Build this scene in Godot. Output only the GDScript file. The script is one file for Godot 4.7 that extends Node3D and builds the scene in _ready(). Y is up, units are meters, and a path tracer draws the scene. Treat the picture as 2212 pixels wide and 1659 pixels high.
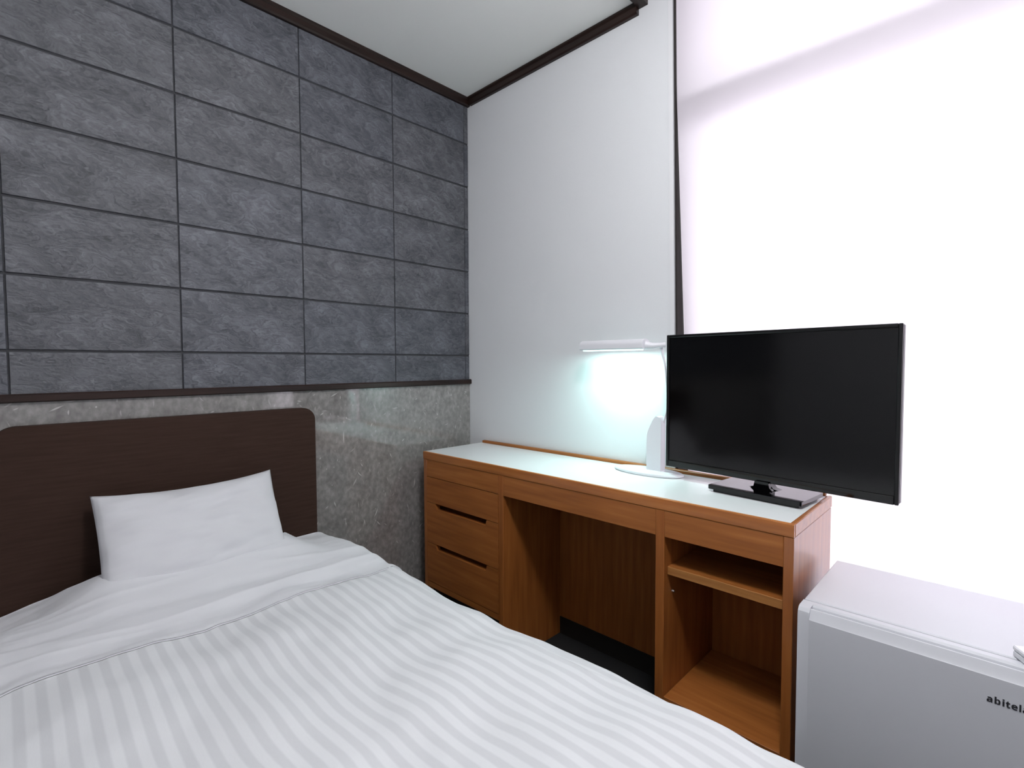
extends Node3D
# A small hotel room: slate tile wall, bed, desk with television and lamp, refrigerator, window behind a roller blind.
# Wall with the tiles lies in z = 0, wall with the window in x = 0, floor in y = 0.

const CEIL := 2.345
const DESK_TOP := 0.7313
const DESK_FRONT := -0.3486

var mats := {}
var rng := RandomNumberGenerator.new()
var box_cache := {}


func _ready() -> void:
	rng.seed = 11
	# ---- camera
	var cam := Camera3D.new()
	cam.name = "camera"
	cam.position = Vector3(-1.6105, 1.1006, 1.8546)
	cam.rotation = Vector3(-0.0404, -0.7982, -0.004)
	cam.fov = rad_to_deg(2.0 * atan(829.5 / 1093.63))
	cam.near = 0.02
	cam.far = 200.0
	cam.current = true
	add_child(cam)
	# ---- sky and exposure
	var env := Environment.new()
	env.background_mode = Environment.BG_SKY
	var sky := Sky.new()
	var sm := ProceduralSkyMaterial.new()
	sm.sky_top_color = Color(0.965, 1.0, 0.995)
	sm.sky_horizon_color = Color(0.965, 1.0, 0.995)
	sm.ground_horizon_color = Color(0.64, 0.65, 0.66)
	sm.ground_bottom_color = Color(0.60, 0.61, 0.62)
	sm.sky_energy_multiplier = 2.3
	sm.ground_energy_multiplier = 2.3
	sky.sky_material = sm
	env.sky = sky
	env.tonemap_mode = Environment.TONE_MAPPER_LINEAR
	env.tonemap_exposure = 0.91
	env.sdfgi_enabled = true
	env.ssao_enabled = true
	env.ssil_enabled = true
	var we := WorldEnvironment.new()
	we.name = "environment"
	we.environment = env
	add_child(we)

	make_materials()
	room()
	window_and_blind()
	added_ceiling_fill()
	tiles()
	trims()
	desk()
	bed()
	sheet_and_duvet()
	pillow()
	refrigerator()
	television()
	desk_lamp()
	small_things()


# ------------------------------------------------------------------ helpers
func tag(o: Node, label := "", category := "", group := "", kind := "") -> Node:
	if label:
		o.set_meta("label", label)
	if category:
		o.set_meta("category", category)
	if group:
		o.set_meta("group", group)
	if kind:
		o.set_meta("kind", kind)
	return o


func base(called: String, at: Vector3) -> Node3D:
	var n := Node3D.new()
	n.name = called
	n.position = at
	add_child(n, true)
	return n


func put(called: String, mesh: Mesh, mat: Material, parent: Node = null, at := Vector3.ZERO, turn := Vector3.ZERO) -> MeshInstance3D:
	var o := MeshInstance3D.new()
	o.name = called
	o.mesh = mesh
	o.material_override = mat
	o.position = at
	o.rotation = turn
	(parent if parent else self).add_child(o, true)
	return o


# a box given by its two corners in the room, as a child of a node that stands at an offset
func bar(called: String, lo: Vector3, hi: Vector3, mat: Material, parent: Node3D = null, bevel := 0.0015) -> MeshInstance3D:
	var from := Vector3.ZERO
	var n: Node = parent
	while n and n != self and n is Node3D:
		from += (n as Node3D).position
		n = n.get_parent()
	return put(called, cbox(hi - lo, bevel), mat, parent, (lo + hi) * 0.5 - from)


func tri(st: SurfaceTool, a: Vector3, b: Vector3, c: Vector3, out: Vector3) -> void:
	var n := (c - a).cross(b - a)
	if n.dot(out) < 0.0:
		var t := b
		b = c
		c = t
		n = -n
	n = n.normalized()
	for p in [a, b, c]:
		st.set_normal(n)
		st.add_vertex(p)


func quad(st: SurfaceTool, a: Vector3, b: Vector3, c: Vector3, d: Vector3, out: Vector3) -> void:
	tri(st, a, b, c, out)
	tri(st, a, c, d, out)


# chamfered box round the origin: 44 triangles
func cbox(size: Vector3, bevel := 0.0015) -> ArrayMesh:
	var key := "%.5f %.5f %.5f %.5f" % [size.x, size.y, size.z, bevel]
	if box_cache.has(key):
		return box_cache[key]
	var st := SurfaceTool.new()
	st.begin(Mesh.PRIMITIVE_TRIANGLES)
	add_cbox(st, Vector3.ZERO, size, bevel)
	var m := st.commit()
	box_cache[key] = m
	return m


func add_cbox(st: SurfaceTool, at: Vector3, size: Vector3, bevel: float) -> void:
	var h := size * 0.5
	var b: float = minf(bevel, minf(h.x, minf(h.y, h.z)) * 0.49)
	# corner(sx,sy,sz,axis): the vertex of that corner on the face across axis
	var cv := func(s: Vector3, ax: int) -> Vector3:
		var p := Vector3(s.x * (h.x - b), s.y * (h.y - b), s.z * (h.z - b))
		p[ax] = s[ax] * h[ax]
		return p + at
	var sg := [-1.0, 1.0]
	for ax in 3:
		var u := (ax + 1) % 3
		var v := (ax + 2) % 3
		for s in sg:
			var c := []
			for k in [[-1.0, -1.0], [1.0, -1.0], [1.0, 1.0], [-1.0, 1.0]]:
				var q := Vector3.ZERO
				q[ax] = s
				q[u] = k[0]
				q[v] = k[1]
				c.append(cv.call(q, ax))
			var out := Vector3.ZERO
			out[ax] = s
			quad(st, c[0], c[1], c[2], c[3], out)
		# the four edges along ax
		for su in sg:
			for sv in sg:
				var lo := Vector3.ZERO
				lo[ax] = -1.0
				lo[u] = su
				lo[v] = sv
				var hi := lo
				hi[ax] = 1.0
				var out := Vector3.ZERO
				out[u] = su
				out[v] = sv
				quad(st, cv.call(lo, u), cv.call(hi, u), cv.call(hi, v), cv.call(lo, v), out)
	for sx in sg:
		for sy in sg:
			for sz in sg:
				var s := Vector3(sx, sy, sz)
				tri(st, cv.call(s, 0), cv.call(s, 1), cv.call(s, 2), s)


# prism: a flat outline (2-D) pushed along an axis from a to b. axis 0: (z,y) outline; 1: (x,z); 2: (x,y)
func add_prism(st: SurfaceTool, outline: PackedVector2Array, axis: int, a: float, b: float) -> void:
	var p3 := func(p: Vector2, d: float) -> Vector3:
		if axis == 0:
			return Vector3(d, p.y, p.x)
		if axis == 1:
			return Vector3(p.x, d, p.y)
		return Vector3(p.x, p.y, d)
	var ids := Geometry2D.triangulate_polygon(outline)
	var out := Vector3.ZERO
	out[axis] = 1.0
	for i in range(0, ids.size(), 3):
		tri(st, p3.call(outline[ids[i]], a), p3.call(outline[ids[i + 1]], a), p3.call(outline[ids[i + 2]], a), -out)
		tri(st, p3.call(outline[ids[i]], b), p3.call(outline[ids[i + 1]], b), p3.call(outline[ids[i + 2]], b), out)
	var turn := -1.0 if Geometry2D.is_polygon_clockwise(outline) else 1.0
	for i in outline.size():
		var p := outline[i]
		var q := outline[(i + 1) % outline.size()]
		var d := q - p
		var n := Vector2(d.y, -d.x) * turn
		quad(st, p3.call(p, a), p3.call(q, a), p3.call(q, b), p3.call(p, b), p3.call(n, 0.0) if axis != 1 else Vector3(n.x, 0, n.y))


func prism(outline: PackedVector2Array, axis: int, a: float, b: float) -> ArrayMesh:
	var st := SurfaceTool.new()
	st.begin(Mesh.PRIMITIVE_TRIANGLES)
	add_prism(st, outline, axis, a, b)
	return st.commit()


# smooth sheet of nu x nv cells; at(u, v) gives the point, tex(u, v) its uv
func add_grid(st: SurfaceTool, first: int, nu: int, nv: int, at: Callable, tex: Callable, flip := false) -> int:
	for j in nv + 1:
		for i in nu + 1:
			var u := float(i) / nu
			var v := float(j) / nv
			st.set_uv(tex.call(u, v))
			st.add_vertex(at.call(u, v))
	for j in nv:
		for i in nu:
			var a := first + j * (nu + 1) + i
			var b := a + 1
			var c := a + nu + 2
			var d := a + nu + 1
			var l := [a, b, c, a, c, d]
			if flip:
				l = [a, c, b, a, d, c]
			for k in l:
				st.add_index(k)
	return first + (nu + 1) * (nv + 1)


# tube along points with a radius each; round section, closed ends
func tube(points: PackedVector3Array, radii: PackedFloat32Array, sides := 12) -> ArrayMesh:
	var st := SurfaceTool.new()
	st.begin(Mesh.PRIMITIVE_TRIANGLES)
	var rings := []
	var up := Vector3(0.31, 0.9, 0.22).normalized()
	for i in points.size():
		var dir := (points[mini(i + 1, points.size() - 1)] - points[maxi(i - 1, 0)]).normalized()
		var x := up.cross(dir).normalized()
		if x.length() < 0.1:
			x = Vector3.RIGHT
		var y := dir.cross(x).normalized()
		up = y
		var ring := PackedVector3Array()
		for k in sides:
			var t := TAU * k / sides
			ring.append(points[i] + (x * cos(t) + y * sin(t)) * radii[i])
		rings.append(ring)
	for i in points.size() - 1:
		for k in sides:
			var k2 := (k + 1) % sides
			var mid: Vector3 = (points[i] + points[i + 1]) * 0.5
			var a: Vector3 = rings[i][k]
			var b: Vector3 = rings[i][k2]
			var c: Vector3 = rings[i + 1][k2]
			var d: Vector3 = rings[i + 1][k]
			quad(st, a, b, c, d, (a + c) * 0.5 - mid)
	for e in [0, points.size() - 1]:
		var out: Vector3 = points[e] - points[1 if e == 0 else e - 1]
		for k in sides:
			tri(st, points[e], rings[e][k], rings[e][(k + 1) % sides], out)
	return smooth(st, 40.0)


# joins equal corners and smooths normals across edges flatter than the angle
func smooth(st: SurfaceTool, degrees: float) -> ArrayMesh:
	var arr := st.commit_to_arrays()
	var v: PackedVector3Array = arr[Mesh.ARRAY_VERTEX]
	var n: PackedVector3Array = arr[Mesh.ARRAY_NORMAL]
	var share := {}
	for i in v.size():
		var key := Vector3i((v[i] * 20000.0).round())
		if not share.has(key):
			share[key] = []
		share[key].append(i)
	var limit := cos(deg_to_rad(degrees))
	var made := n.duplicate()
	for key in share:
		for i in share[key]:
			var s := Vector3.ZERO
			for j in share[key]:
				if n[i].dot(n[j]) > limit:
					s += n[j]
			made[i] = s.normalized()
	arr[Mesh.ARRAY_NORMAL] = made
	var m := ArrayMesh.new()
	m.add_surface_from_arrays(Mesh.PRIMITIVE_TRIANGLES, arr)
	return m


func smooth_prism(outline: PackedVector2Array, axis: int, a: float, b: float, degrees := 35.0) -> ArrayMesh:
	var st := SurfaceTool.new()
	st.begin(Mesh.PRIMITIVE_TRIANGLES)
	add_prism(st, outline, axis, a, b)
	return smooth(st, degrees)


func round_rect(lo: Vector2, hi: Vector2, radii: Array, steps := 8) -> PackedVector2Array:
	# radii: low-left, high-left... order: (lo,lo) (hi,lo) (hi,hi) (lo,hi)
	var out := PackedVector2Array()
	var corners := [lo, Vector2(hi.x, lo.y), hi, Vector2(lo.x, hi.y)]
	var inward := [Vector2(1, 1), Vector2(-1, 1), Vector2(-1, -1), Vector2(1, -1)]
	for k in 4:
		var r: float = radii[k]
		if r <= 0.0:
			out.append(corners[k])
			continue
		var c: Vector2 = corners[k] + inward[k] * r
		var start := PI + k * PI / 2
		for i in steps + 1:
			var t := start + PI / 2 * i / steps
			out.append(c + Vector2(cos(t), sin(t)) * r)
	return out


func pts(list: Array) -> PackedVector2Array:
	var o := PackedVector2Array()
	for p in list:
		o.append(Vector2(p[0], p[1]))
	return o


# ------------------------------------------------------------------ materials
func plain(called: String, color: Color, rough := 0.6, metal := 0.0) -> StandardMaterial3D:
	var m := StandardMaterial3D.new()
	m.resource_name = called
	m.albedo_color = color
	m.roughness = rough
	m.metallic = metal
	mats[called] = m
	return m


func noise_tex(seed_: int, freq: float, octaves: int, stops: Array, size := 512, kind := FastNoiseLite.TYPE_SIMPLEX_SMOOTH) -> NoiseTexture2D:
	var n := FastNoiseLite.new()
	n.seed = seed_
	n.noise_type = kind
	n.frequency = freq
	n.fractal_octaves = octaves
	var t := NoiseTexture2D.new()
	t.width = size
	t.height = size
	t.seamless = true
	t.noise = n
	if stops.size():
		var g := Gradient.new()
		var offs := PackedFloat32Array()
		var cols := PackedColorArray()
		for s in stops:
			offs.append(s[0])
			cols.append(s[1])
		g.offsets = offs
		g.colors = cols
		t.color_ramp = g
	return t


func wood(called: String, tex: Texture2D, along: int, rough: float, coat: float, offset := Vector3.ZERO, tint := Color.WHITE, across := 5.0) -> StandardMaterial3D:
	var m := plain(called, tint, rough)
	m.albedo_texture = tex
	m.uv1_triplanar = true
	m.uv1_world_triplanar = true
	var s := Vector3(across, across, across)
	s[along] = across * 0.07
	m.uv1_scale = s
	m.uv1_offset = offset
	m.uv1_triplanar_sharpness = 6.0
	m.metallic_specular = 0.36
	if coat > 0.0:
		m.clearcoat_enabled = true
		m.clearcoat = coat
		m.clearcoat_roughness = 0.22
	return m


func make_materials() -> void:
	# white wallpaper
	var paper := noise_tex(3, 0.09, 3, [], 512)
	var m := plain("white_wallpaper", Color(0.855, 0.86, 0.87), 0.75)
	m.heightmap_enabled = true
	m.heightmap_texture = paper
	m.heightmap_scale = 0.03
	m.uv1_triplanar = true
	m.uv1_world_triplanar = true
	m.uv1_scale = Vector3(8, 8, 8)
	var c := plain("ceiling_paper", Color(0.955, 0.96, 0.945), 0.85)
	c.heightmap_enabled = true
	c.heightmap_texture = paper
	c.heightmap_scale = 0.03
	c.uv1_triplanar = true
	c.uv1_world_triplanar = true
	c.uv1_scale = Vector3(8, 8, 8)
	# carpet
	var ct := noise_tex(5, 0.2, 4, [[0.0, Color(0.075, 0.075, 0.08)], [1.0, Color(0.14, 0.14, 0.145)]], 512)
	var f := plain("charcoal_carpet", Color.WHITE, 0.95)
	f.albedo_texture = ct
	f.heightmap_enabled = true
	f.heightmap_texture = ct
	f.heightmap_scale = 0.3
	f.uv1_triplanar = true
	f.uv1_world_triplanar = true
	f.uv1_scale = Vector3(3, 3, 3)
	# slate tiles
	var slate := slate_image(21)
	var tones := [Color(0.95, 0.955, 0.98), Color(0.98, 0.98, 1.0), Color(0.93, 0.935, 0.96), Color(0.97, 0.965, 0.975), Color(1.0, 0.995, 1.0)]
	for k in tones.size():
		var s := plain("slate_tile_%d" % k, tones[k], 0.62)
		s.albedo_texture = slate[0]
		s.heightmap_enabled = true
		s.heightmap_texture = slate[1]
		s.heightmap_scale = 0.28
		s.uv1_triplanar = true
		s.uv1_world_triplanar = true
		s.uv1_scale = Vector3(1.05, 1.05, 1.05)
		s.uv1_offset = Vector3(0.37 * k, 0.23 * k, 0.0)
	plain("grout", Color(0.235, 0.238, 0.252), 0.9)
	# marble
	var mt := marble_image(8)
	var mb := plain("grey_marble", Color.WHITE, 0.05)
	mb.albedo_texture = mt
	mb.uv1_triplanar = true
	mb.uv1_world_triplanar = true
	mb.uv1_scale = Vector3(1.25, 1.25, 1.25)
	mats.grey_marble.metallic_specular = 0.70
	# woods
	var dark_tex := noise_tex(31, 0.012, 5, [[0.0, Color(0.150, 0.098, 0.082)], [0.5, Color(0.215, 0.142, 0.118)], [1.0, Color(0.265, 0.182, 0.152)]])
	wood("trim_wood_x", dark_tex, 0, 0.45, 0.2, Vector3.ZERO, Color(0.72, 0.70, 0.70))
	wood("trim_wood_z", dark_tex, 2, 0.45, 0.2, Vector3.ZERO, Color(0.72, 0.70, 0.70))
	var walnut_tex := noise_tex(35, 0.02, 4, [[0.0, Color(0.198, 0.142, 0.120)], [1.0, Color(0.238, 0.176, 0.150)]])
	wood("headboard_wood", walnut_tex, 0, 0.65, 0.0, Vector3(0.3, 0.1, 0), Color(1.0, 1.0, 1.0), 9.0)
	var oak_tex := noise_tex(41, 0.014, 5, [[0.0, Color(0.535, 0.315, 0.145)], [0.45, Color(0.60, 0.362, 0.172)], [0.6, Color(0.615, 0.375, 0.182)], [1.0, Color(0.665, 0.42, 0.215)]])
	wood("oak_z", oak_tex, 2, 0.46, 0.12)
	wood("oak_y", oak_tex, 1, 0.46, 0.12, Vector3(0.2, 0.4, 0.1), Color(0.98, 0.96, 0.95))
	wood("oak_drawer", oak_tex, 2, 0.46, 0.12, Vector3(0.7, 0.3, 0.2), Color(0.98, 0.96, 0.95))
	wood("oak_edge", oak_tex, 2, 0.34, 0.6, Vector3(0.1, 0.7, 0.5), Color(1.06, 1.06, 1.03))
	wood("oak_inside", oak_tex, 1, 0.6, 0.0, Vector3(0.5, 0.1, 0.4), Color(0.98, 0.96, 0.95))
	wood("oak_side", oak_tex, 1, 0.4, 0.75, Vector3(0.2, 0.4, 0.1), Color(0.98, 0.96, 0.95))
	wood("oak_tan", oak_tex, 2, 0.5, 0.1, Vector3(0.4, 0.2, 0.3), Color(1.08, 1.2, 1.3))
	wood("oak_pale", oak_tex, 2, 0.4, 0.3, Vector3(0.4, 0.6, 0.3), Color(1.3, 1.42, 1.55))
	mats.headboard_wood.metallic_specular = 0.22
	plain("plinth_dark", Color(0.09, 0.065, 0.055), 0.7)
	plain("white_laminate", Color(0.91, 0.915, 0.92), 0.22)
	plain("edge_groove", Color(0.20, 0.16, 0.15), 0.6)
	# cloth
	var weave := noise_tex(51, 0.25, 2, [], 512)
	var w := plain("white_cotton", Color(0.835, 0.835, 0.85), 0.85)
	w.rim_enabled = true
	w.rim = 0.25
	w.heightmap_enabled = true
	w.heightmap_texture = weave
	w.heightmap_scale = 0.004
	w.uv1_triplanar = true
	w.uv1_scale = Vector3(40, 40, 40)
	var pc: StandardMaterial3D = w.duplicate()  # same cotton, greyed to offset the extra lamp light falling on the pillow
	pc.resource_name = "pillow_cotton_dimmed"
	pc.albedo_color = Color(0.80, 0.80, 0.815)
	mats.pillow_cotton_dimmed = pc
	var d := plain("striped_cotton", Color.WHITE, 0.8)
	d.albedo_texture = stripe_image(Color(0.775, 0.778, 0.79), Color(0.825, 0.828, 0.838))
	d.rim_enabled = true
	d.rim = 0.25
	# window
	plain("bronze_frame", Color(0.13, 0.105, 0.10), 0.8)
	var gl := plain("window_glass", Color(0.95, 0.97, 0.97, 0.06), 0.03)
	gl.transparency = BaseMaterial3D.TRANSPARENCY_ALPHA
	var bl := plain("blind_fabric", Color(0.93, 0.905, 0.935), 0.9)
	bl.backlight_enabled = true
	bl.backlight = Color(1.0, 0.935, 0.985)
	plain("concrete", Color(0.6, 0.6, 0.59), 0.9)
	plain("white_paint", Color(0.87, 0.87, 0.88), 0.4)
	# plastics
	plain("fridge_white", Color(0.785, 0.79, 0.81), 0.38)
	mats.fridge_white.metallic_specular = 0.35
	plain("fridge_side", Color(0.80, 0.80, 0.82), 0.4)
	plain("dark_print", Color(0.12, 0.12, 0.14), 0.5)
	plain("white_plastic", Color(0.86, 0.86, 0.88), 0.35)
	plain("black_plastic", Color(0.025, 0.025, 0.028), 0.32)
	plain("screen_glass", Color(0.012, 0.012, 0.014), 0.12)
	plain("gloss_black", Color(0.012, 0.012, 0.015), 0.07)
	plain("steel", Color(0.75, 0.75, 0.77), 0.3, 1.0)
	plain("cable_black", Color(0.04, 0.04, 0.045), 0.5)
	var dg := plain("added_dome_glow", Color(0.92, 0.92, 0.90), 0.5)  # glow of the added dome, strong so that it lifts the ceiling
	dg.emission_enabled = true
	dg.emission = Color(0.975, 0.985, 1.0)
	dg.emission_energy_multiplier = 7.0
	var em := plain("lamp_diffuser", Color(0.9, 1.0, 0.98), 0.5)
	em.emission_enabled = true
	em.emission = Color(0.82, 1.0, 0.97)
	em.emission_energy_multiplier = 2.0


func slate_image(seed_: int) -> Array:
	# brushed grey stone: lengthwise streaks, small pits; colour and height
	var n := 768
	var a := FastNoiseLite.new()
	a.seed = seed_
	a.frequency = 1.0
	a.fractal_octaves = 5
	a.fractal_gain = 0.55
	var b := FastNoiseLite.new()
	b.seed = seed_ + 1
	b.frequency = 1.0
	b.fractal_octaves = 3
	b.domain_warp_enabled = true
	b.domain_warp_amplitude = 0.7
	b.domain_warp_frequency = 0.8
	var c := Image.create(n, n, false, Image.FORMAT_RGB8)
	var h := Image.create(n, n, false, Image.FORMAT_RGB8)
	for y in n:
		for x in n:
			# two blended copies keep the edges joined
			var fx := float(x) / n
			var fy := float(y) / n
			var s1 := streak(a, b, fx, fy)
			var wx := smoothstep(0.9, 1.0, fx)
			var wy := smoothstep(0.9, 1.0, fy)
			if wx > 0.0:
				s1 = s1.lerp(streak(a, b, fx - 1.0, fy), wx)
			if wy > 0.0:
				s1 = s1.lerp(streak(a, b, fx, fy - 1.0), wy)
			var t: float = clampf(0.5 + s1.x, 0.0, 1.0)
			var base_c := Color(0.230, 0.237, 0.254).lerp(Color(0.450, 0.456, 0.474), t)
			c.set_pixel(x, y, base_c)
			var hh: float = clampf(0.5 + s1.y, 0.0, 1.0)
			h.set_pixel(x, y, Color(hh, hh, hh))
	return [ImageTexture.create_from_image(c), ImageTexture.create_from_image(h)]


func streak(a: FastNoiseLite, b: FastNoiseLite, fx: float, fy: float) -> Vector2:
	var broad := a.get_noise_2d(fx * 5.0, fy * 9.0)
	var fine := a.get_noise_2d(fx * 18.0 + 40.0 + broad * 1.5, fy * 58.0 + broad * 5.0)
	var crack := b.get_noise_2d(fx * 8.0, fy * 46.0)
	var ridge := 1.0 - absf(crack) * 5.0
	ridge = maxf(ridge, 0.0)
	var pits := ridge * smoothstep(0.0, 0.25, a.get_noise_2d(fx * 8.0 + 9.0, fy * 8.0 + 3.0))
	return Vector2(broad * 0.40 + fine * 0.55 - pits * 0.2, broad * 0.15 + fine * 0.35 - pits * 0.2)


func marble_image(seed_: int) -> ImageTexture:
	var n := 1024
	var a := FastNoiseLite.new()
	a.seed = seed_
	a.frequency = 1.0
	a.fractal_octaves = 5
	var im := Image.create(n, n, false, Image.FORMAT_RGB8)
	for y in n:
		for x in n:
			var fx := float(x) / n
			var fy := float(y) / n
			var v := marble_at(a, fx, fy)
			var wx := smoothstep(0.88, 1.0, fx)
			var wy := smoothstep(0.88, 1.0, fy)
			if wx > 0.0:
				v = lerpf(v, marble_at(a, fx - 1.0, fy), wx)
			if wy > 0.0:
				v = lerpf(v, marble_at(a, fx, fy - 1.0), wy)
			var t := clampf(0.5 + v, 0.0, 1.0)
			var col := Color(0.425, 0.412, 0.405).lerp(Color(0.61, 0.60, 0.59), t)
			im.set_pixel(x, y, col)
	# pale flecks: short bent strokes of shell and calcite
	var r := RandomNumberGenerator.new()
	r.seed = seed_ + 100
	for k in 430:
		var p := Vector2(r.randf() * n, r.randf() * n)
		var ang := r.randfn(PI / 2, 0.6)
		var bend := r.randfn(0.0, 0.012)
		var length := int(clampf(absf(r.randfn(10.0, 26.0)), 6.0, 70.0))
		var wide := r.randf_range(0.8, 3.2)
		var strength := r.randf_range(0.1, 0.7) * r.randf_range(0.3, 1.0)
		for s in length:
			var w := wide * sin(PI * (s + 0.5) / length)
			for dy in range(-4, 5):
				for dx in range(-4, 5):
					var px := posmod(int(p.x) + dx, n)
					var py := posmod(int(p.y) + dy, n)
					var dd := Vector2(int(p.x) + dx, int(p.y) + dy).distance_to(p)
					var cov := clampf(w + 0.5 - dd, 0.0, 1.0) * strength
					if cov > 0.0:
						im.set_pixel(px, py, im.get_pixel(px, py).lerp(Color(0.80, 0.79, 0.77), cov * 0.6))
			p += Vector2(cos(ang), sin(ang))
			ang += bend
	return ImageTexture.create_from_image(im)


func marble_at(a: FastNoiseLite, fx: float, fy: float) -> float:
	return a.get_noise_2d(fx * 9.0, fy * 9.0) * 0.30 + a.get_noise_2d(fx * 36.0, fy * 26.0) * 0.45


func stripe_image(dull: Color, bright: Color) -> ImageTexture:
	var im := Image.create(128, 64, false, Image.FORMAT_RGB8)
	var r := RandomNumberGenerator.new()
	r.seed = 5
	for y in 64:
		for x in 128:
			var f := (x + 0.5) / 128.0
			var t := smoothstep(0.17, 0.33, f) - smoothstep(0.67, 0.83, f)
			var c := dull.lerp(bright, t)
			var g := r.randf_range(-0.008, 0.008)
			im.set_pixel(x, y, Color(c.r + g, c.g + g, c.b + g))
	return ImageTexture.create_from_image(im)


# ------------------------------------------------------------------ room
const LEFT := -2.75
const FAR := 3.7
const WIN_END := 2.72
const SILL := 0.30
const HEAD := 2.50


func room() -> void:
	var o := bar("floor", Vector3(LEFT - 0.15, -0.12, -0.15), Vector3(0.2, 0.0, FAR + 0.15), mats.charcoal_carpet, null, 0.0)
	tag(o, "dark charcoal carpet under the bed and the desk", "floor", "", "structure")
	# ceiling with the curtain box left open over the window
	var st := SurfaceTool.new()
	st.begin(Mesh.PRIMITIVE_TRIANGLES)
	var add := func(lo: Vector3, hi: Vector3) -> void:
		add_cbox(st, (lo + hi) * 0.5, hi - lo, 0.0)
	add.call(Vector3(LEFT - 0.15, CEIL, -0.15), Vector3(-0.22, CEIL + 0.3, FAR + 0.15))
	add.call(Vector3(-0.22, CEIL, -0.15), Vector3(0.2, CEIL + 0.3, 0.91))
	add.call(Vector3(-0.22, CEIL + 0.22, 0.91), Vector3(0.2, CEIL + 0.3, FAR + 0.15))
	tag(put("ceiling", st.commit(), mats.ceiling_paper), "smooth off-white ceiling edged by dark brown trim", "ceiling", "", "structure")
	# right wall: white part beside the window, then sill wall, head and far part
	st = SurfaceTool.new()
	st.begin(Mesh.PRIMITIVE_TRIANGLES)
	add_prism(st, pts([[-0.15, 0.0], [1.071, 0.0], [1.030, CEIL + 0.22], [-0.15, CEIL + 0.22]]), 0, 0.0, 0.2)
	add_cbox(st, Vector3(0.1, SILL * 0.5, (1.06 + FAR + 0.15) * 0.5), Vector3(0.2, SILL, FAR + 0.15 - 1.06), 0.0)
	add_cbox(st, Vector3(0.1, (HEAD + CEIL + 0.22) * 0.5, (1.03 + WIN_END) * 0.5), Vector3(0.2, CEIL + 0.22 - HEAD, WIN_END - 1.03), 0.0)
	add_cbox(st, Vector3(0.1, (SILL + CEIL + 0.22) * 0.5, (WIN_END + FAR + 0.15) * 0.5), Vector3(0.2, CEIL + 0.22 - SILL, FAR + 0.15 - WIN_END), 0.0)
	tag(put("wall_right", st.commit(), mats.white_wallpaper), "plain white papered wall between slate tiles and window blind", "wall", "", "structure")
	# back wall: backing behind the tiles, marble below
	var wb := bar("wall_back", Vector3(LEFT - 0.15, 0.0, -0.15), Vector3(0.0, CEIL, -0.0052), mats.grout, null, 0.0)
	tag(wb, "wall of grey slate-look tiles above a polished marble wainscot", "wall", "", "structure")
	var ms := bar("marble_wainscot", Vector3(LEFT, 0.0, -0.0050), Vector3(-0.0005, 1.006, 0.0), mats.grey_marble, wb, 0.0)
	tag(ms, "polished grey marble with pale flecks")
	o = bar("wall_left", Vector3(LEFT - 0.15, 0.0, 0.0), Vector3(LEFT, CEIL, FAR + 0.15), mats.white_wallpaper, null, 0.0)
	tag(o, "white papered wall on the far side of the bed", "wall", "", "structure")
	o = bar("wall_front", Vector3(LEFT, 0.0, FAR), Vector3(0.0, CEIL, FAR + 0.15), mats.white_wallpaper, null, 0.0)
	tag(o, "white papered wall opposite the headboard", "wall", "", "structure")


func tiles() -> void:
	var wall: Node3D = get_node("wall_back")
	var x0 := -0.0256
	var dx := 0.3889
	var y1 := 2.1375
	var dy := 0.1996
	var variants := {}
	var r := RandomNumberGenerator.new()
	r.seed = 77
	var xs := [0.0]
	var x := x0
	while x > LEFT + 0.02:
		xs.append(x)
		x -= dx
	xs.append(LEFT)
	var ys := [CEIL]
	for k in 6:
		ys.append(y1 - k * dy)
	ys.append(1.012)
	for j in ys.size() - 1:
		for i in xs.size() - 1:
			var w: float = xs[i] - xs[i + 1]
			var h: float = ys[j] - ys[j + 1]
			var kind := r.randi() % 3
			var key := "%.4f %.4f %d" % [w, h, kind]
			if not variants.has(key):
				variants[key] = tile_mesh(w - 0.0024, h - 0.0040, r)
			var t := put("tile", variants[key], mats["slate_tile_%d" % (r.randi() % 5)], wall)
			var depth := r.randf_range(-0.0006, 0.0006)
			t.position = Vector3((xs[i] + xs[i + 1]) * 0.5, (ys[j] + ys[j + 1]) * 0.5, -0.006 + depth) - wall.position


# a stone slab 12 mm thick whose long edges are slightly uneven
func tile_mesh(w: float, h: float, r: RandomNumberGenerator) -> ArrayMesh:
	var st := SurfaceTool.new()
	st.begin(Mesh.PRIMITIVE_TRIANGLES)
	var n := 7 if w > 0.1 else 1
	var top := []
	var bot := []
	for i in n + 1:
		var x := -w * 0.5 + w * i / n
		top.append(Vector3(x, h * 0.5 - r.randf_range(0.0, 0.0012), 0.006))
		bot.append(Vector3(x, -h * 0.5 + r.randf_range(0.0, 0.0012), 0.006))
	var b := 0.0016
	var inset := func(p: Vector3) -> Vector3:
		return Vector3(clampf(p.x, -w * 0.5 + b, w * 0.5 - b), p.y - signf(p.y) * b, p.z)
	for i in n:
		quad(st, inset.call(top[i]), inset.call(top[i + 1]), inset.call(bot[i + 1]), inset.call(bot[i]), Vector3.BACK)
		for row in [top, bot]:
			var up := Vector3(0, signf(row[0].y), 0)
			var lo0: Vector3 = row[i] - Vector3(0, 0, 0.0050)
			var lo1: Vector3 = row[i + 1] - Vector3(0, 0, 0.0050)
			quad(st, inset.call(row[i]), inset.call(row[i + 1]), lo1, lo0, up + Vector3.BACK * 0.2)
	for e in [0, n]:
		var out := Vector3(-1 if e == 0 else 1, 0, 0)
		quad(st, inset.call(top[e]), inset.call(bot[e]), bot[e] - Vector3(0, 0, 0.0050), top[e] - Vector3(0, 0, 0.0050), out)
	return st.commit()


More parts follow.
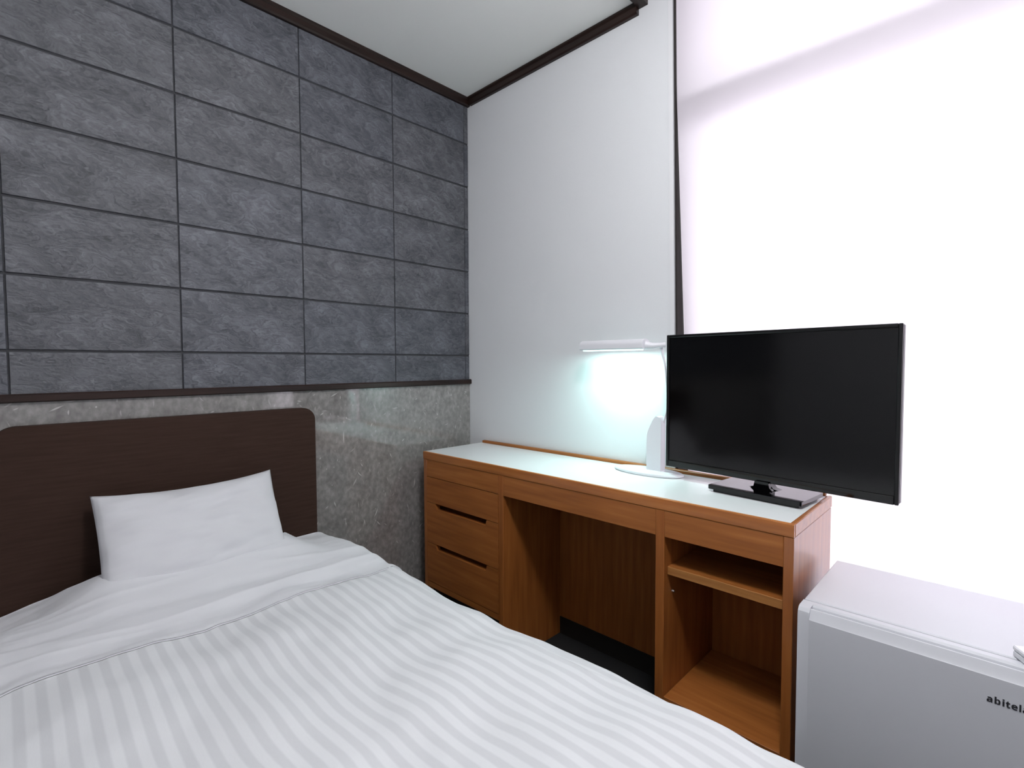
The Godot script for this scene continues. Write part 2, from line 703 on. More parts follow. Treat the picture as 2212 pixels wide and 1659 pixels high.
func trims() -> void:
	# dark chair rail over the marble
	var prof := pts([[1.003, 0.0], [1.003, 0.010], [1.006, 0.014], [1.022, 0.014], [1.026, 0.010], [1.026, 0.0]])
	var rail := PackedVector2Array()
	for p in prof:
		rail.append(Vector2(p.y, p.x))
	tag(put("trim_1", prism(rail, 0, LEFT, -0.0006), mats.trim_wood_x), "thin dark brown rail between slate tiles and marble", "trim", "", "structure")
	# crown trim along the tile wall, along the white wall and round the edge of the curtain box
	var crown := pts([[0.0, 2.310], [0.012, 2.310], [0.017, 2.315], [0.017, 2.333], [0.024, 2.338], [0.024, 2.3445], [0.0, 2.3445]])
	tag(put("trim_2", prism(crown, 0, LEFT, -0.0006), mats.trim_wood_x), "dark brown crown trim along the top of the slate tiles", "trim", "", "structure")
	var side := PackedVector2Array()
	for p in crown:
		side.append(Vector2(-p.x, p.y))
	tag(put("trim_3", prism(side, 2, 0.0245, 0.909), mats.trim_wood_z), "dark brown crown trim along the top of the white wall", "trim", "", "structure")
	var edge := pts([[0.9105, 2.330], [0.944, 2.330], [0.944, 2.420], [0.9105, 2.420]])
	tag(put("trim_4", prism(edge, 0, -0.22, -0.0006), mats.trim_wood_x), "dark brown trim turning the corner at the window recess", "trim", "", "structure")
	# white bead on the corner of the window reveal
	var bead := pts([[1.0445, 0.74], [1.0595, 0.74], [1.0340, 2.34], [1.0190, 2.34]])
	tag(put("trim_5", prism(bead, 0, -0.003, 0.0006), mats.white_paint), "slim white bead on the wall corner beside the blind", "trim", "", "structure")


func window_and_blind() -> void:
	var win := base("window_1", Vector3(0.15, SILL, 1.9))
	tag(win, "tall window in dark bronze frames behind the lit blind", "window", "", "structure")
	var fm: Material = mats.bronze_frame
	# dark lining of the reveal, then the frame
	var lin := prism(pts([[1.0705, SILL], [1.0765, SILL], [1.0395, HEAD], [1.0335, HEAD]]), 0, 0.002, 0.10)
	put("jamb_lining", lin, fm, win, -win.position)
	bar("jamb", Vector3(0.115, SILL, 1.045), Vector3(0.17, HEAD, 1.095), fm, win, 0.002)
	bar("jamb", Vector3(0.10, SILL, WIN_END - 0.05), Vector3(0.17, HEAD, WIN_END), fm, win, 0.002)
	bar("sill", Vector3(0.02, SILL - 0.0, 1.10), Vector3(0.17, SILL + 0.04, WIN_END - 0.055), fm, win, 0.002)
	bar("head_frame", Vector3(0.10, HEAD - 0.05, 1.10), Vector3(0.17, HEAD, WIN_END - 0.055), fm, win, 0.002)
	bar("transom", Vector3(0.070, 1.898, 1.10), Vector3(0.135, 1.988, WIN_END - 0.055), fm, win, 0.002)
	bar("mullion", Vector3(0.155, SILL + 0.045, 1.60), Vector3(0.185, 1.92, 1.63), fm, win, 0.002)
	bar("pane", Vector3(0.138, SILL + 0.045, 1.10), Vector3(0.142, 1.92, 1.595), mats.window_glass, win, 0.0)
	bar("pane", Vector3(0.138, SILL + 0.045, 1.635), Vector3(0.142, 1.92, WIN_END - 0.055), mats.window_glass, win, 0.0)
	bar("pane", Vector3(0.138, 1.995, 1.10), Vector3(0.142, HEAD - 0.055, WIN_END - 0.055), mats.window_glass, win, 0.0)
	# unseen slab added outside to dim the upper part of the blind
	var ev := bar("added_shading_slab", Vector3(0.21, 2.56, -0.6), Vector3(1.45, 2.72, 4.2), mats.concrete, null, 0.0)
	tag(ev, "unseen concrete slab added outside above the window to shade the upper blind", "slab", "", "structure")
	# roller blind
	var bl := base("roller_blind", Vector3(0.03, SILL + 0.06, 1.88))
	tag(bl, "translucent white roller blind glowing with daylight over the window", "blind")
	var st := SurfaceTool.new()
	st.begin(Mesh.PRIMITIVE_TRIANGLES)
	var top := HEAD - 0.03
	var low := SILL + 0.08
	var at := func(u: float, v: float) -> Vector3:
		var y := lerpf(top, low, v)
		var x := 0.004 + maxf(0.0, 1.99 - y) * 0.052
		var z0 := 1.0402 + (HEAD - y) * 0.0168 + 0.0015
		return Vector3(x, y, lerpf(z0, WIN_END - 0.012, u))
	add_grid(st, 0, 4, 24, at, func(u: float, v: float) -> Vector2: return Vector2(u, v))
	st.generate_normals()
	put("fabric", st.commit(), mats.blind_fabric, bl, -bl.position)
	put("roller", tube(PackedVector3Array([Vector3(0.035, HEAD - 0.032, 1.045), Vector3(0.035, HEAD - 0.032, WIN_END - 0.012)]), PackedFloat32Array([0.028, 0.028]), 16), mats.white_plastic, bl, -bl.position)
	bar("bottom_rail", Vector3(0.081, low - 0.02, 1.085), Vector3(0.095, low + 0.004, WIN_END - 0.014), mats.white_plastic, bl, 0.003)


func added_ceiling_fill() -> void:  # invented lamp out of view, added to brighten wall, ceiling and bed
	var c := base("added_ceiling_fill", Vector3(-1.12, CEIL, 1.70))
	tag(c, "added unseen dome light on the ceiling, brightening the wall, ceiling and bed", "lamp")
	var st := SurfaceTool.new()
	st.begin(Mesh.PRIMITIVE_TRIANGLES)
	var prev := PackedVector3Array()
	for k in 9:
		var t := PI * 0.5 * k / 8.0
		var ring := PackedVector3Array()
		for i in 32:
			var a := TAU * i / 32
			ring.append(Vector3(cos(a) * 0.22 * cos(t), -0.02 - 0.07 * sin(t), sin(a) * 0.22 * cos(t)))
		if k > 0:
			for i in 32:
				var j := (i + 1) % 32
				quad(st, prev[i], prev[j], ring[j], ring[i], (prev[i] + ring[j]) * 0.5 + Vector3(0, 0.02, 0))
		prev = ring
	put("shade", smooth(st, 40.0), mats.added_dome_glow, c)
	var rim := PackedVector2Array()
	for i in 32:
		rim.append(Vector2(cos(TAU * i / 32), sin(TAU * i / 32)) * 0.23)
	put("base_ring", prism(rim, 1, -0.0215, -0.0005), mats.white_plastic, c)
	var l := OmniLight3D.new()  # fill light that belongs to the added dome
	l.name = "added_fill_light"
	l.light_color = Color(0.99, 0.99, 1.0)
	l.light_energy = 1.2
	l.light_size = 0.10
	l.omni_range = 12.0
	l.omni_attenuation = 2.0
	l.shadow_enabled = true
	l.position = Vector3(0, -0.21, 0)
	c.add_child(l)


# ------------------------------------------------------------------ desk
func desk() -> void:
	var d := base("desk", Vector3(-0.17, 0.0, 0.81))
	tag(d, "long brown wooden desk with white top, drawers and open shelf", "desk")
	var F := DESK_FRONT
	var T := DESK_TOP
	var z0 := 0.098
	var z9 := 1.5196
	var under := T - 0.0305
	# top: board, white laminate, edgings, lip
	var tb := bar("tabletop", Vector3(F + 0.003, under, z0), Vector3(-0.002, T - 0.0012, z9 - 0.003), mats.oak_z, d, 0.001)
	put("laminate", cbox(Vector3(-F - 0.027, 0.0012, z9 - z0 - 0.014), 0.0003), mats.white_laminate, tb, Vector3((F + 0.0075 - 0.0195) * 0.5, T - 0.0004, (z0 + 0.0035 + z9 - 0.0105) * 0.5) - d.position - tb.position)
	var fe := smooth_prism(round_rect(Vector2(F, under - 0.0005), Vector2(F + 0.0065, T), [0.001, 0, 0.001, 0.0025], 3), 2, z0, z9)
	put("front_edge", fe, mats.oak_edge, d, -d.position)
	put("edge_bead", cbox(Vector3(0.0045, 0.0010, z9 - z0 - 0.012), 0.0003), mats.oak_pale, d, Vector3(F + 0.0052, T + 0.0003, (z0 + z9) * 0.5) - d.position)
	bar("end_edge", Vector3(F + 0.0068, under, z9 - 0.0085), Vector3(-0.002, T + 0.0006, z9 + 0.0008), mats.oak_edge, d, 0.002)
	bar("back_lip", Vector3(-0.019, T - 0.001, z0 + 0.008), Vector3(-0.001, T + 0.011, z9 - 0.012), mats.oak_z, d, 0.002)
	# upright panels
	for p in [["side_panel", z0 + 0.001, z0 + 0.022], ["inner_panel", 0.552, 0.576], ["inner_panel", 1.174, 1.2], ["side_panel", 1.497, z9 - 0.0005]]:
		bar(p[0], Vector3(F + 0.001, 0.0, p[1]), Vector3(-0.004, under - 0.001, p[2]), mats.oak_side if p[0] == "side_panel" else mats.oak_y, d, 0.0015)
	# aprons under the top
	for p in [[z0 + 0.0222, 0.5518, 0.629], [0.5762, 1.1738, 0.6265], [1.2002, 1.4968, 0.6265]]:
		bar("apron", Vector3(F + 0.002, p[2], p[0]), Vector3(F + 0.020, under - 0.001, p[1]), mats.oak_z, d, 0.001)
	# drawers: the second and third have a finger slot cut into the upper edge
	var za := z0 + 0.0235
	var zb := 0.5505
	var rows := [[0.522, 0.6268, false], [0.3515, 0.5195, true], [0.186, 0.349, true]]
	for k in 3:
		var lo: float = rows[k][0]
		var hi: float = rows[k][1]
		var dr := Node3D.new()
		dr.name = "drawer"
		dr.position = Vector3(F + 0.01, (lo + hi) * 0.5, (za + zb) * 0.5) - d.position
		d.add_child(dr, true)
		var ol := pts([[za, lo], [zb, lo], [zb, hi], [za, hi]])
		if rows[k][2]:
			ol = pts([[za, lo], [zb, lo], [zb, hi], [0.489, hi], [0.483, hi - 0.0215], [0.186, hi - 0.0215], [0.178, hi], [za, hi]])
		put("drawer_front", prism(ol, 0, F + 0.0005, F + 0.019), mats.oak_drawer, dr, -dr.position - d.position)
		var box_lo := Vector3(F + 0.0195, lo + 0.008, za + 0.004)
		var box_hi := Vector3(-0.035, hi - (0.034 if rows[k][2] else 0.012), zb - 0.004)
		put("drawer_box", cbox(box_hi - box_lo, 0.001), mats.oak_inside, dr, (box_lo + box_hi) * 0.5 - dr.position - d.position)
	bar("bottom_rail", Vector3(F + 0.002, 0.160, za - 0.001), Vector3(F + 0.02, 0.1835, zb + 0.001), mats.oak_z, d, 0.001)
	bar("plinth", Vector3(F + 0.03, 0.0, za - 0.001), Vector3(F + 0.045, 0.159, zb + 0.001), mats.plinth_dark, d, 0.001)
	# back panels
	bar("skirting", Vector3(-0.024, 0.0, 0.5765), Vector3(-0.010, 0.0695, 1.1735), mats.plinth_dark, d, 0.0)
	bar("back_panel", Vector3(-0.022, 0.07, 0.5765), Vector3(-0.010, under - 0.001, 1.1735), mats.oak_inside, d, 0.0)
	bar("back_panel", Vector3(-0.022, 0.16, 1.2005), Vector3(-0.010, under - 0.001, 1.4965), mats.oak_inside, d, 0.0)
	bar("back_panel", Vector3(-0.022, 0.16, za), Vector3(-0.010, under - 0.001, zb), mats.oak_inside, d, 0.0)
	# open compartment
	var sf := bar("shelf", Vector3(F + 0.024, 0.5175, 1.2005), Vector3(-0.024, 0.540, 1.4965), mats.oak_z, d, 0.0)
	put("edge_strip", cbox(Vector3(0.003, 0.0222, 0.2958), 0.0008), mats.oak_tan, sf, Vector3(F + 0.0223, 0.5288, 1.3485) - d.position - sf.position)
	bar("bottom_board", Vector3(F + 0.003, 0.160, 1.2005), Vector3(-0.024, 0.1805, 1.4965), mats.oak_z, d, 0.0015)
	bar("plinth", Vector3(F + 0.03, 0.0, 1.2005), Vector3(F + 0.045, 0.159, 1.4965), mats.plinth_dark, d, 0.001)
	var pin := tube(PackedVector3Array([Vector3(F + 0.05, 0.462, 1.2001), Vector3(F + 0.05, 0.462, 1.207)]), PackedFloat32Array([0.0035, 0.003]), 8)
	tag(put("shelf_pin", pin, mats.steel, d, -d.position), "small steel shelf pin")


# ------------------------------------------------------------------ bed
func bed() -> void:
	var b := base("bed", Vector3(-1.2, 0.0, 1.05))
	tag(b, "single bed with dark brown wooden headboard against the marble", "bed")
	var ol := round_rect(Vector2(-1.622, 0.05), Vector2(-0.788, 0.943), [0.0, 0.0, 0.045, 0.05], 10)
	put("headboard", smooth_prism(ol, 2, 0.014, 0.042, 30.0), mats.headboard_wood, b, -b.position)
	bar("bed_base", Vector3(-1.65, 0.06, 0.044), Vector3(-0.80, 0.25, 2.03), mats.headboard_wood, b, 0.006)
	for p in [[-1.61, 0.12], [-0.84, 0.12], [-1.61, 1.95], [-0.84, 1.95]]:
		bar("leg", Vector3(p[0] - 0.03, 0.0, p[1] - 0.03), Vector3(p[0] + 0.03, 0.0605, p[1] + 0.03), mats.headboard_wood, b, 0.003)
	bar("mattress", Vector3(-1.665, 0.251, 0.046), Vector3(-0.797, 0.452, 2.03), mats.white_cotton, b, 0.035)


func edge_at(z: float) -> float:
	var t := [[0.0, -0.775], [0.28, -0.772], [0.54, -0.777], [0.72, -0.783], [0.9, -0.793], [1.03, -0.795], [1.18, -0.777], [1.35, -0.766], [1.53, -0.762], [1.64, -0.769], [2.2, -0.770]]
	for k in t.size() - 1:
		if z <= t[k + 1][0]:
			var f: float = clampf((z - t[k][0]) / (t[k + 1][0] - t[k][0]), 0.0, 1.0)
			f = f * f * (3.0 - 2.0 * f)
			return lerpf(t[k][1], t[k + 1][1], f)
	return -0.77


# point of a cloth section: s runs from the left hem over the bed to the right hem. Returns (x, y, normal x, normal y)
func section(s: float, xl: float, xr: float, top: float, r: float, drop: float) -> Vector4:
	var arc := PI * 0.5 * r
	var w := xr - xl - 2.0 * r
	var d := s * (2.0 * drop + 2.0 * arc + w)
	if d < drop:
		return Vector4(xl, top - r - drop + d, -1, 0)
	d -= drop
	if d < arc:
		var t := d / r
		return Vector4(xl + r - cos(t) * r, top - r + sin(t) * r, -cos(t), sin(t))
	d -= arc
	if d < w:
		return Vector4(xl + r + d, top, 0, 1)
	d -= w
	if d < arc:
		var t := d / r
		return Vector4(xr - r + sin(t) * r, top - r + cos(t) * r, sin(t), cos(t))
	d -= arc
	return Vector4(xr, top - r - d, 1, 0)


func shell(at: Callable, tex: Callable, nu: int, nv: int) -> ArrayMesh:
	# at(u, v, inside) ; closed cloth with real thickness
	var st := SurfaceTool.new()
	st.begin(Mesh.PRIMITIVE_TRIANGLES)
	var n := add_grid(st, 0, nu, nv, func(u: float, v: float) -> Vector3: return at.call(u, v, 0.0), tex, true)
	n = add_grid(st, n, nu, nv, func(u: float, v: float) -> Vector3: return at.call(u, v, 1.0), tex, false)
	var rim := func(v: float, w: float) -> Vector3: return at.call(0.0, v, w)
	n = add_grid(st, n, nv, 2, func(u: float, v: float) -> Vector3: return at.call(0.0, u, v), func(u: float, v: float) -> Vector2: return tex.call(0.0, u))
	n = add_grid(st, n, nv, 2, func(u: float, v: float) -> Vector3: return at.call(1.0, u, v), func(u: float, v: float) -> Vector2: return tex.call(1.0, u), true)
	n = add_grid(st, n, nu, 2, func(u: float, v: float) -> Vector3: return at.call(u, 0.0, v), func(u: float, v: float) -> Vector2: return tex.call(u, 0.0), true)
	n = add_grid(st, n, nu, 2, func(u: float, v: float) -> Vector3: return at.call(u, 1.0, v), func(u: float, v: float) -> Vector2: return tex.call(u, 1.0))
	st.generate_normals()
	return st.commit()


func sheet_and_duvet() -> void:
	var ns := FastNoiseLite.new()
	ns.seed = 9
	ns.frequency = 1.0
	ns.fractal_octaves = 2
	# duvet in satin stripes
	var XL := -1.745
	var billow := func(x: float, z: float) -> float:
		return ns.get_noise_2d(x * 3.2, z * 2.6 + 4.0) * 0.012 + ns.get_noise_2d(x * 9.0 + 7.0, z * 6.0) * 0.0035
	var dv := func(u: float, v: float, inside: float) -> Vector3:
		var z := lerpf(0.50, 2.06, v)
		var xr := edge_at(z)
		var crown := 0.006
		var foot := smoothstep(1.95, 2.06, z) * 0.03
		var c := section(u, XL, xr, 0.506 - foot, 0.05, 0.21)
		var p := Vector3(c.x, c.y, z)
		var nrm := Vector3(c.z, c.w, 0)
		var side := absf(c.z)
		var amount: float = billow.call(p.x + p.y * c.z, z)
		amount = lerpf(amount + crown * (1.0 - pow(absf((p.x + 1.25) / 0.47), 2.0)), absf(sin(z * 17.0 + ns.get_noise_1d(z * 2.0) * 3.0)) * 0.012 * smoothstep(0.47, 0.30, p.y), smoothstep(0.5, 1.0, side))
		amount -= 0.012 * smoothstep(0.585, 0.50, z) * (1.0 - side)
		return p + nrm * (amount - inside * 0.026)
	var length := 2.0 * 0.21 + PI * 0.05 + 0.867
	var o := put("duvet", shell(dv, func(u: float, v: float) -> Vector2: return Vector2(u * length / 0.0304 + 0.3, v * 6.0), 220, 180), mats.striped_cotton)
	tag(o, "white duvet with tone-on-tone satin stripes spread over the bed", "duvet")
	# plain turned-down sheet, its head end lying on the foot of the pillow
	var on_pillow := func(x: float) -> float:
		return smoothstep(-1.56, -1.40, x) * (1.0 - smoothstep(-0.985, -0.86, x))
	var sh := func(u: float, v: float, inside: float) -> Vector3:
		var c0 := section(u, XL - 0.004, -0.766, 0.516, 0.045, 0.17)
		var b: float = on_pillow.call(c0.x) * c0.w
		var z_head := lerpf(0.052, 0.185, b)
		var hem := 0.585 + 0.006 * ns.get_noise_1d(c0.x * 6.0)
		var z := lerpf(hem, z_head, v)
		var c := section(u, XL - 0.004, edge_at(z) + 0.004, lerpf(0.5145, 0.5098, smoothstep(0.46, 0.56, z)), 0.045, 0.17)
		var rise := b * 0.043 * smoothstep(0.42, 0.20, z)
		var low := (1.0 - b) * 0.030 * smoothstep(0.34, 0.05, z) + 0.030 * smoothstep(-1.50, -1.68, c.x) * smoothstep(0.45, 0.10, z)
		var hem_ridge := 0.0008 * smoothstep(0.545, 0.560, z)
		var wr := 0.0026 * (1.0 - absf(ns.get_noise_2d(c.x * 1.2 + z * 2.0 + 2.0, z * 8.0 - c.x * 1.0)) * 3.0) + ns.get_noise_2d(c.x * 5.0, z * 6.0 + 20.0) * 0.003
		wr *= smoothstep(0.60, 0.50, z) * smoothstep(1.0, 0.3, absf(c.z))
		var under: float = (billow.call(c.x, z) + 0.006 * (1.0 - pow(absf((c.x + 1.25) / 0.47), 2.0)) - 0.012 * smoothstep(0.585, 0.50, z)) * smoothstep(0.42, 0.55, z) * c.w
		var p := Vector3(c.x, c.y + (rise - low) * c.w + under, z)
		return p + Vector3(c.z, c.w, 0) * (wr + hem_ridge - inside * 0.0034)
	var s := put("bed_sheet", shell(sh, func(u: float, v: float) -> Vector2: return Vector2(u, v), 200, 110), mats.white_cotton)
	tag(s, "plain white sheet folded back over the head of the striped duvet", "sheet")


func pillow() -> void:
	var ns := FastNoiseLite.new()
	ns.seed = 15
	ns.frequency = 1.0
	ns.fractal_octaves = 2
	var foot := Vector3(0, 0.470, 0.262)
	var head := Vector3(0, 0.752, 0.092)
	var up := (head - foot)
	var tall := up.length()
	up = up.normalized()
	var face := Vector3(0, -up.z, up.y)
	var mid := Vector3(-1.204, 0, 0) + (foot + head) * 0.5
	var wide := 0.468
	var shape := func(u: float, v: float, sgn: float) -> Vector3:
		var a := u * 2.0 - 1.0
		var b := v * 2.0 - 1.0
		var x := a * wide * 0.5 * (1.0 - 0.030 * (1.0 - b * b))
		var y := b * tall * 0.5
		if b > 0.0:
			y -= 0.024 * b * (1.0 - pow(absf(a * 0.9 + 0.02), 2.2))
		# flat flange, then the filling
		var ea := clampf((1.0 - absf(a)) / 0.05, 0.0, 1.0)
		var eb := clampf((1.0 - absf(b)) / 0.06, 0.0, 1.0)
		var fill := pow(clampf(1.0 - pow(absf(a), 2.8), 0.0, 1.0), 0.48) * pow(clampf(1.0 - pow(absf(b), 2.4), 0.0, 1.0), 0.52)
		fill *= smoothstep(0.0, 1.0, ea) * smoothstep(0.0, 1.0, eb)
		var t := sgn * (0.003 + (0.062 if sgn > 0.0 else 0.045) * fill)
		t += (ns.get_noise_2d(a * 1.1 + 5.0, b * 1.0) * 0.012 + ns.get_noise_2d(a * 0.9 + b * 1.2, b * 2.6 - a * 0.8) * 0.006) * minf(ea, eb) * (1.0 if sgn > 0.0 else 0.3)
		if absf(a) > 0.999 or absf(b) > 0.999:
			t = 0.0
		return Vector3(x, 0, 0) + up * y + face * t
	var st := SurfaceTool.new()
	st.begin(Mesh.PRIMITIVE_TRIANGLES)
	var tex := func(u: float, v: float) -> Vector2: return Vector2(u, v)
	var n := add_grid(st, 0, 90, 64, func(u: float, v: float) -> Vector3: return shape.call(u, v, 1.0), tex, true)
	add_grid(st, n, 90, 64, func(u: float, v: float) -> Vector3: return shape.call(u, v, -1.0), tex, false)
	st.generate_normals()
	tag(put("pillow", st.commit(), mats.pillow_cotton_dimmed, null, mid), "plain white pillow leaning against the dark brown headboard", "pillow")


# ------------------------------------------------------------------ refrigerator
func refrigerator() -> void:
	var z0 := 1.5457
	var z9 := 2.03
	var f := base("refrigerator", Vector3(-0.22, 0.0, (z0 + z9) * 0.5))
	tag(f, "low white refrigerator standing beside the desk in front of the blind", "refrigerator")
	bar("body", Vector3(-0.360, 0.025, z0 + 0.001), Vector3(-0.058, 0.5655, z9 - 0.001), mats.fridge_side, f, 0.004)
	bar("top_panel", Vector3(-0.3585, 0.5656, z0), Vector3(-0.056, 0.5738, z9), mats.fridge_white, f, 0.003)
	var plain_end := pts([[-0.411, 0.035], [-0.411, 0.557], [-0.409, 0.5655], [-0.404, 0.5715], [-0.397, 0.5738], [-0.3655, 0.5738], [-0.3625, 0.571], [-0.3625, 0.035]])
	var grooved := pts([[-0.411, 0.035], [-0.411, 0.551], [-0.4095, 0.5525], [-0.4035, 0.5655], [-0.4005, 0.5712], [-0.3975, 0.5712], [-0.3950, 0.5665], [-0.3850, 0.5640], [-0.3835, 0.5700], [-0.3800, 0.5738], [-0.3655, 0.5738], [-0.3625, 0.571], [-0.3625, 0.035]])
	var st := SurfaceTool.new()
	st.begin(Mesh.PRIMITIVE_TRIANGLES)
	add_prism(st, plain_end, 2, z0, z0 + 0.022)
	add_prism(st, grooved, 2, z0 + 0.022, z9 - 0.022)
	add_prism(st, plain_end, 2, z9 - 0.022, z9)
	var door := put("door", smooth(st, 25.0), mats.fridge_white, f, -f.position)
	var tm := TextMesh.new()
	var font := SystemFont.new()
	font.font_names = PackedStringArray(["Droid Sans"])
	font.font_weight = 700
	tm.font = font
	tm.text = "abitelax"
	tm.font_size = 32
	tm.pixel_size = 0.00050
	tm.depth = 0.0008
	tm.horizontal_alignment = HORIZONTAL_ALIGNMENT_LEFT
	var lt := put("lettering", tm, mats.dark_print, door, Vector3(-0.4114, 0.5115, 1.845), Vector3(0, -PI / 2, 0))
	tag(lt, "dark printed lettering on the refrigerator door")
	for p in [[-0.33, z0 + 0.05], [-0.33, z9 - 0.05], [-0.09, z0 + 0.05], [-0.09, z9 - 0.05]]:
		bar("foot", Vector3(p[0] - 0.015, 0.0, p[1] - 0.015), Vector3(p[0] + 0.015, 0.0252, p[1] + 0.015), mats.black_plastic, f, 0.002)


# ------------------------------------------------------------------ television
func television() -> void:
	var t := base("television", Vector3(-0.12, DESK_TOP + 0.0004, 1.381))
	t.rotation.y = deg_to_rad(-95.8)
	tag(t, "flat black television switched off at the window end of the desk", "television")
	var lo := 0.768 - DESK_TOP
	var hi := 1.189 - DESK_TOP
	var w := 0.614
	var cy := (lo + hi) * 0.5
	var h := hi - lo
	put("shell", cbox(Vector3(w, h, 0.022), 0.004), mats.black_plastic, t, Vector3(0, cy, -0.006))
	put("rear_cover", cbox(Vector3(w * 0.62, h * 0.62, 0.03), 0.012), mats.black_plastic, t, Vector3(0, cy - 0.05, -0.0315))
	put("screen", cbox(Vector3(w - 0.018, h - 0.030, 0.002), 0.0005), mats.screen_glass, t, Vector3(0, cy + 0.005, 0.0050))
	for s in [-1.0, 1.0]:
		put("bezel", cbox(Vector3(0.0085, h, 0.006), 0.0015), mats.black_plastic, t, Vector3(s * (w * 0.5 - 0.00425), cy, 0.0075))
	put("bezel", cbox(Vector3(w - 0.0172, 0.0085, 0.006), 0.0015), mats.black_plastic, t, Vector3(0, hi - 0.00425, 0.0075))
	put("bezel", cbox(Vector3(w - 0.0172, 0.020, 0.006), 0.0015), mats.gloss_black, t, Vector3(0, lo + 0.010, 0.0075))
	# stand
	var plate := SurfaceTool.new()
	plate.begin(Mesh.PRIMITIVE_TRIANGLES)
	add_prism(plate, round_rect(Vector2(-0.125, -0.072), Vector2(0.125, 0.078), [0.006, 0.006, 0.006, 0.006], 4), 1, 0.008, 0.0185)
	add_prism(plate, round_rect(Vector2(-0.115, -0.062), Vector2(0.115, 0.068), [0.006, 0.006, 0.006, 0.006], 4), 1, 0.0, 0.008)
	put("stand_base", plate.commit(), mats.gloss_black, t)
	var nk := SurfaceTool.new()
	nk.begin(Mesh.PRIMITIVE_TRIANGLES)
	add_prism(nk, pts([[-0.040, 0.0185], [-0.026, 0.022], [-0.020, 0.030], [-0.020, 0.075], [0.020, 0.075], [0.020, 0.030], [0.026, 0.022], [0.040, 0.0185]]), 2, -0.022, 0.004)
	add_prism(nk, pts([[-0.030, 0.0185], [-0.022, 0.024], [-0.018, 0.040], [0.018, 0.040], [0.022, 0.024], [0.030, 0.0185]]), 2, 0.004, 0.018)
	put("stand_neck", smooth(nk, 40.0), mats.gloss_black, t)


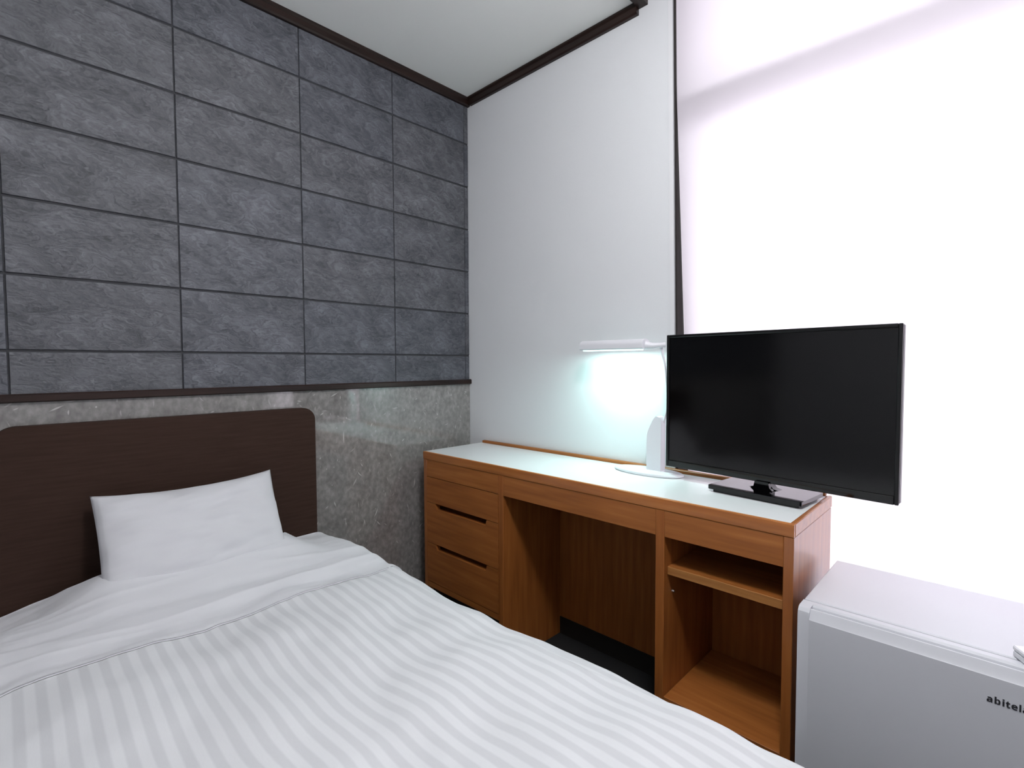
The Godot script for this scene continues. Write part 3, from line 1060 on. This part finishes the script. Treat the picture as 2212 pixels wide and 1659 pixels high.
# ------------------------------------------------------------------ lamp
func desk_lamp() -> void:
	var T := DESK_TOP + 0.0005
	var l := base("desk_lamp", Vector3(-0.080, T, 1.0))
	tag(l, "white desk lamp with lit horizontal tube head by the wall", "lamp")
	# flat oval foot
	var st := SurfaceTool.new()
	st.begin(Mesh.PRIMITIVE_TRIANGLES)
	var rings := [[0.96, 0.0], [1.0, 0.003], [1.0, 0.006], [0.97, 0.009], [0.80, 0.0115], [0.0, 0.0125]]
	var prev := PackedVector3Array()
	for k in rings.size():
		var ring := PackedVector3Array()
		for i in 40:
			var a := TAU * i / 40
			ring.append(Vector3(cos(a) * 0.058 * rings[k][0], rings[k][1], sin(a) * 0.125 * rings[k][0]))
		if k > 0:
			for i in 40:
				var j := (i + 1) % 40
				var out: Vector3 = (prev[i] + ring[j]) * 0.5 - Vector3(0, 0.002 - 0.01 * k, 0)
				out.y = maxf(out.y, 0.0) + (0.02 if k >= 3 else 0.0)
				quad(st, prev[i], prev[j], ring[j], ring[i], out)
		prev = ring
	put("foot", smooth(st, 35.0), mats.white_plastic, l)
	# slanted post
	var post := pts([[0.001, 0.010], [0.001, 0.125], [0.006, 0.145], [0.026, 0.186], [0.036, 0.193], [0.046, 0.190], [0.053, 0.178], [0.0535, 0.160], [0.052, 0.010]])
	var pm := SurfaceTool.new()
	pm.begin(Mesh.PRIMITIVE_TRIANGLES)
	add_prism(pm, post, 0, -0.016, 0.016)
	put("post", smooth(pm, 40.0), mats.white_plastic, l, Vector3(0.008, 0, -0.002))
	# thin bowed arm
	var arm := PackedVector3Array()
	var rad := PackedFloat32Array()
	var cv := Curve3D.new()
	for p in [[0.905, 1.050], [0.955, 1.063], [1.015, 1.061], [1.0915, 1.053], [1.134, 1.042], [1.158, 1.040]]:
		cv.add_point(Vector3(0.012, p[0] - T, p[1] - 1.0))
	for i in cv.point_count:
		var a := cv.get_point_position(maxi(i - 1, 0))
		var b := cv.get_point_position(mini(i + 1, cv.point_count - 1))
		cv.set_point_in(i, (a - b) / 6.0)
		cv.set_point_out(i, (b - a) / 6.0)
	var n := 24
	for i in n + 1:
		var f := float(i) / n
		arm.append(cv.sample_baked(cv.get_baked_length() * f, true))
		rad.append(lerpf(0.0042, 0.0060, smoothstep(0.6, 1.0, f)))
	put("arm", tube(arm, rad, 10), mats.white_plastic, l)
	# head: half-round housing along the wall with the glowing tube beneath
	var head := Node3D.new()
	head.name = "head"
	head.position = Vector3(-0.020, 1.163 - T, -0.118)
	l.add_child(head)
	var hs := SurfaceTool.new()
	hs.begin(Mesh.PRIMITIVE_TRIANGLES)
	var ol := PackedVector2Array()
	for i in 13:
		var a := PI * i / 12
		ol.append(Vector2(cos(a) * 0.024, sin(a) * 0.018))
	ol.append(Vector2(-0.024, -0.012))
	ol.append(Vector2(-0.0205, -0.016))
	ol.append(Vector2(0.0205, -0.016))
	ol.append(Vector2(0.024, -0.012))
	add_prism(hs, ol, 2, -0.135, 0.120)
	put("housing", smooth(hs, 30.0), mats.white_plastic, head)
	put("diffuser", cbox(Vector3(0.034, 0.004, 0.225), 0.0015), mats.lamp_diffuser, head, Vector3(0, -0.0175, -0.012))
	var yoke := PackedVector3Array([Vector3(0, -0.004, 0.118), Vector3(0.006, -0.006, 0.140), Vector3(0.018, -0.004, 0.158), Vector3(0.030, -0.003, 0.172)])
	put("yoke", tube(yoke, PackedFloat32Array([0.014, 0.010, 0.008, 0.009]), 12), mats.white_plastic, head)
	var al := AreaLight3D.new()
	al.name = "lamp_glow"
	al.area_size = Vector2(0.034, 0.225)
	al.light_color = Color(0.80, 1.0, 0.97)
	al.light_energy = 0.215
	al.area_range = 8.0
	al.shadow_enabled = true
	al.position = Vector3(0, -0.0210, -0.012)
	al.rotation = Vector3(-PI / 2, 0, 0)
	head.add_child(al)


func small_things() -> void:
	# white case whose corner shows on the refrigerator
	var t := base("case", Vector3(-0.3347, 0.5740, 1.9596))
	t.rotation.y = deg_to_rad(-60.6)
	tag(t, "small white plastic case lying on top of the refrigerator", "case")
	put("lower_shell", cbox(Vector3(0.160, 0.0105, 0.055), 0.0015), mats.white_plastic, t, Vector3(0, 0.0055, 0))
	put("lid", cbox(Vector3(0.161, 0.0085, 0.056), 0.002), mats.white_plastic, t, Vector3(0, 0.0155, 0))
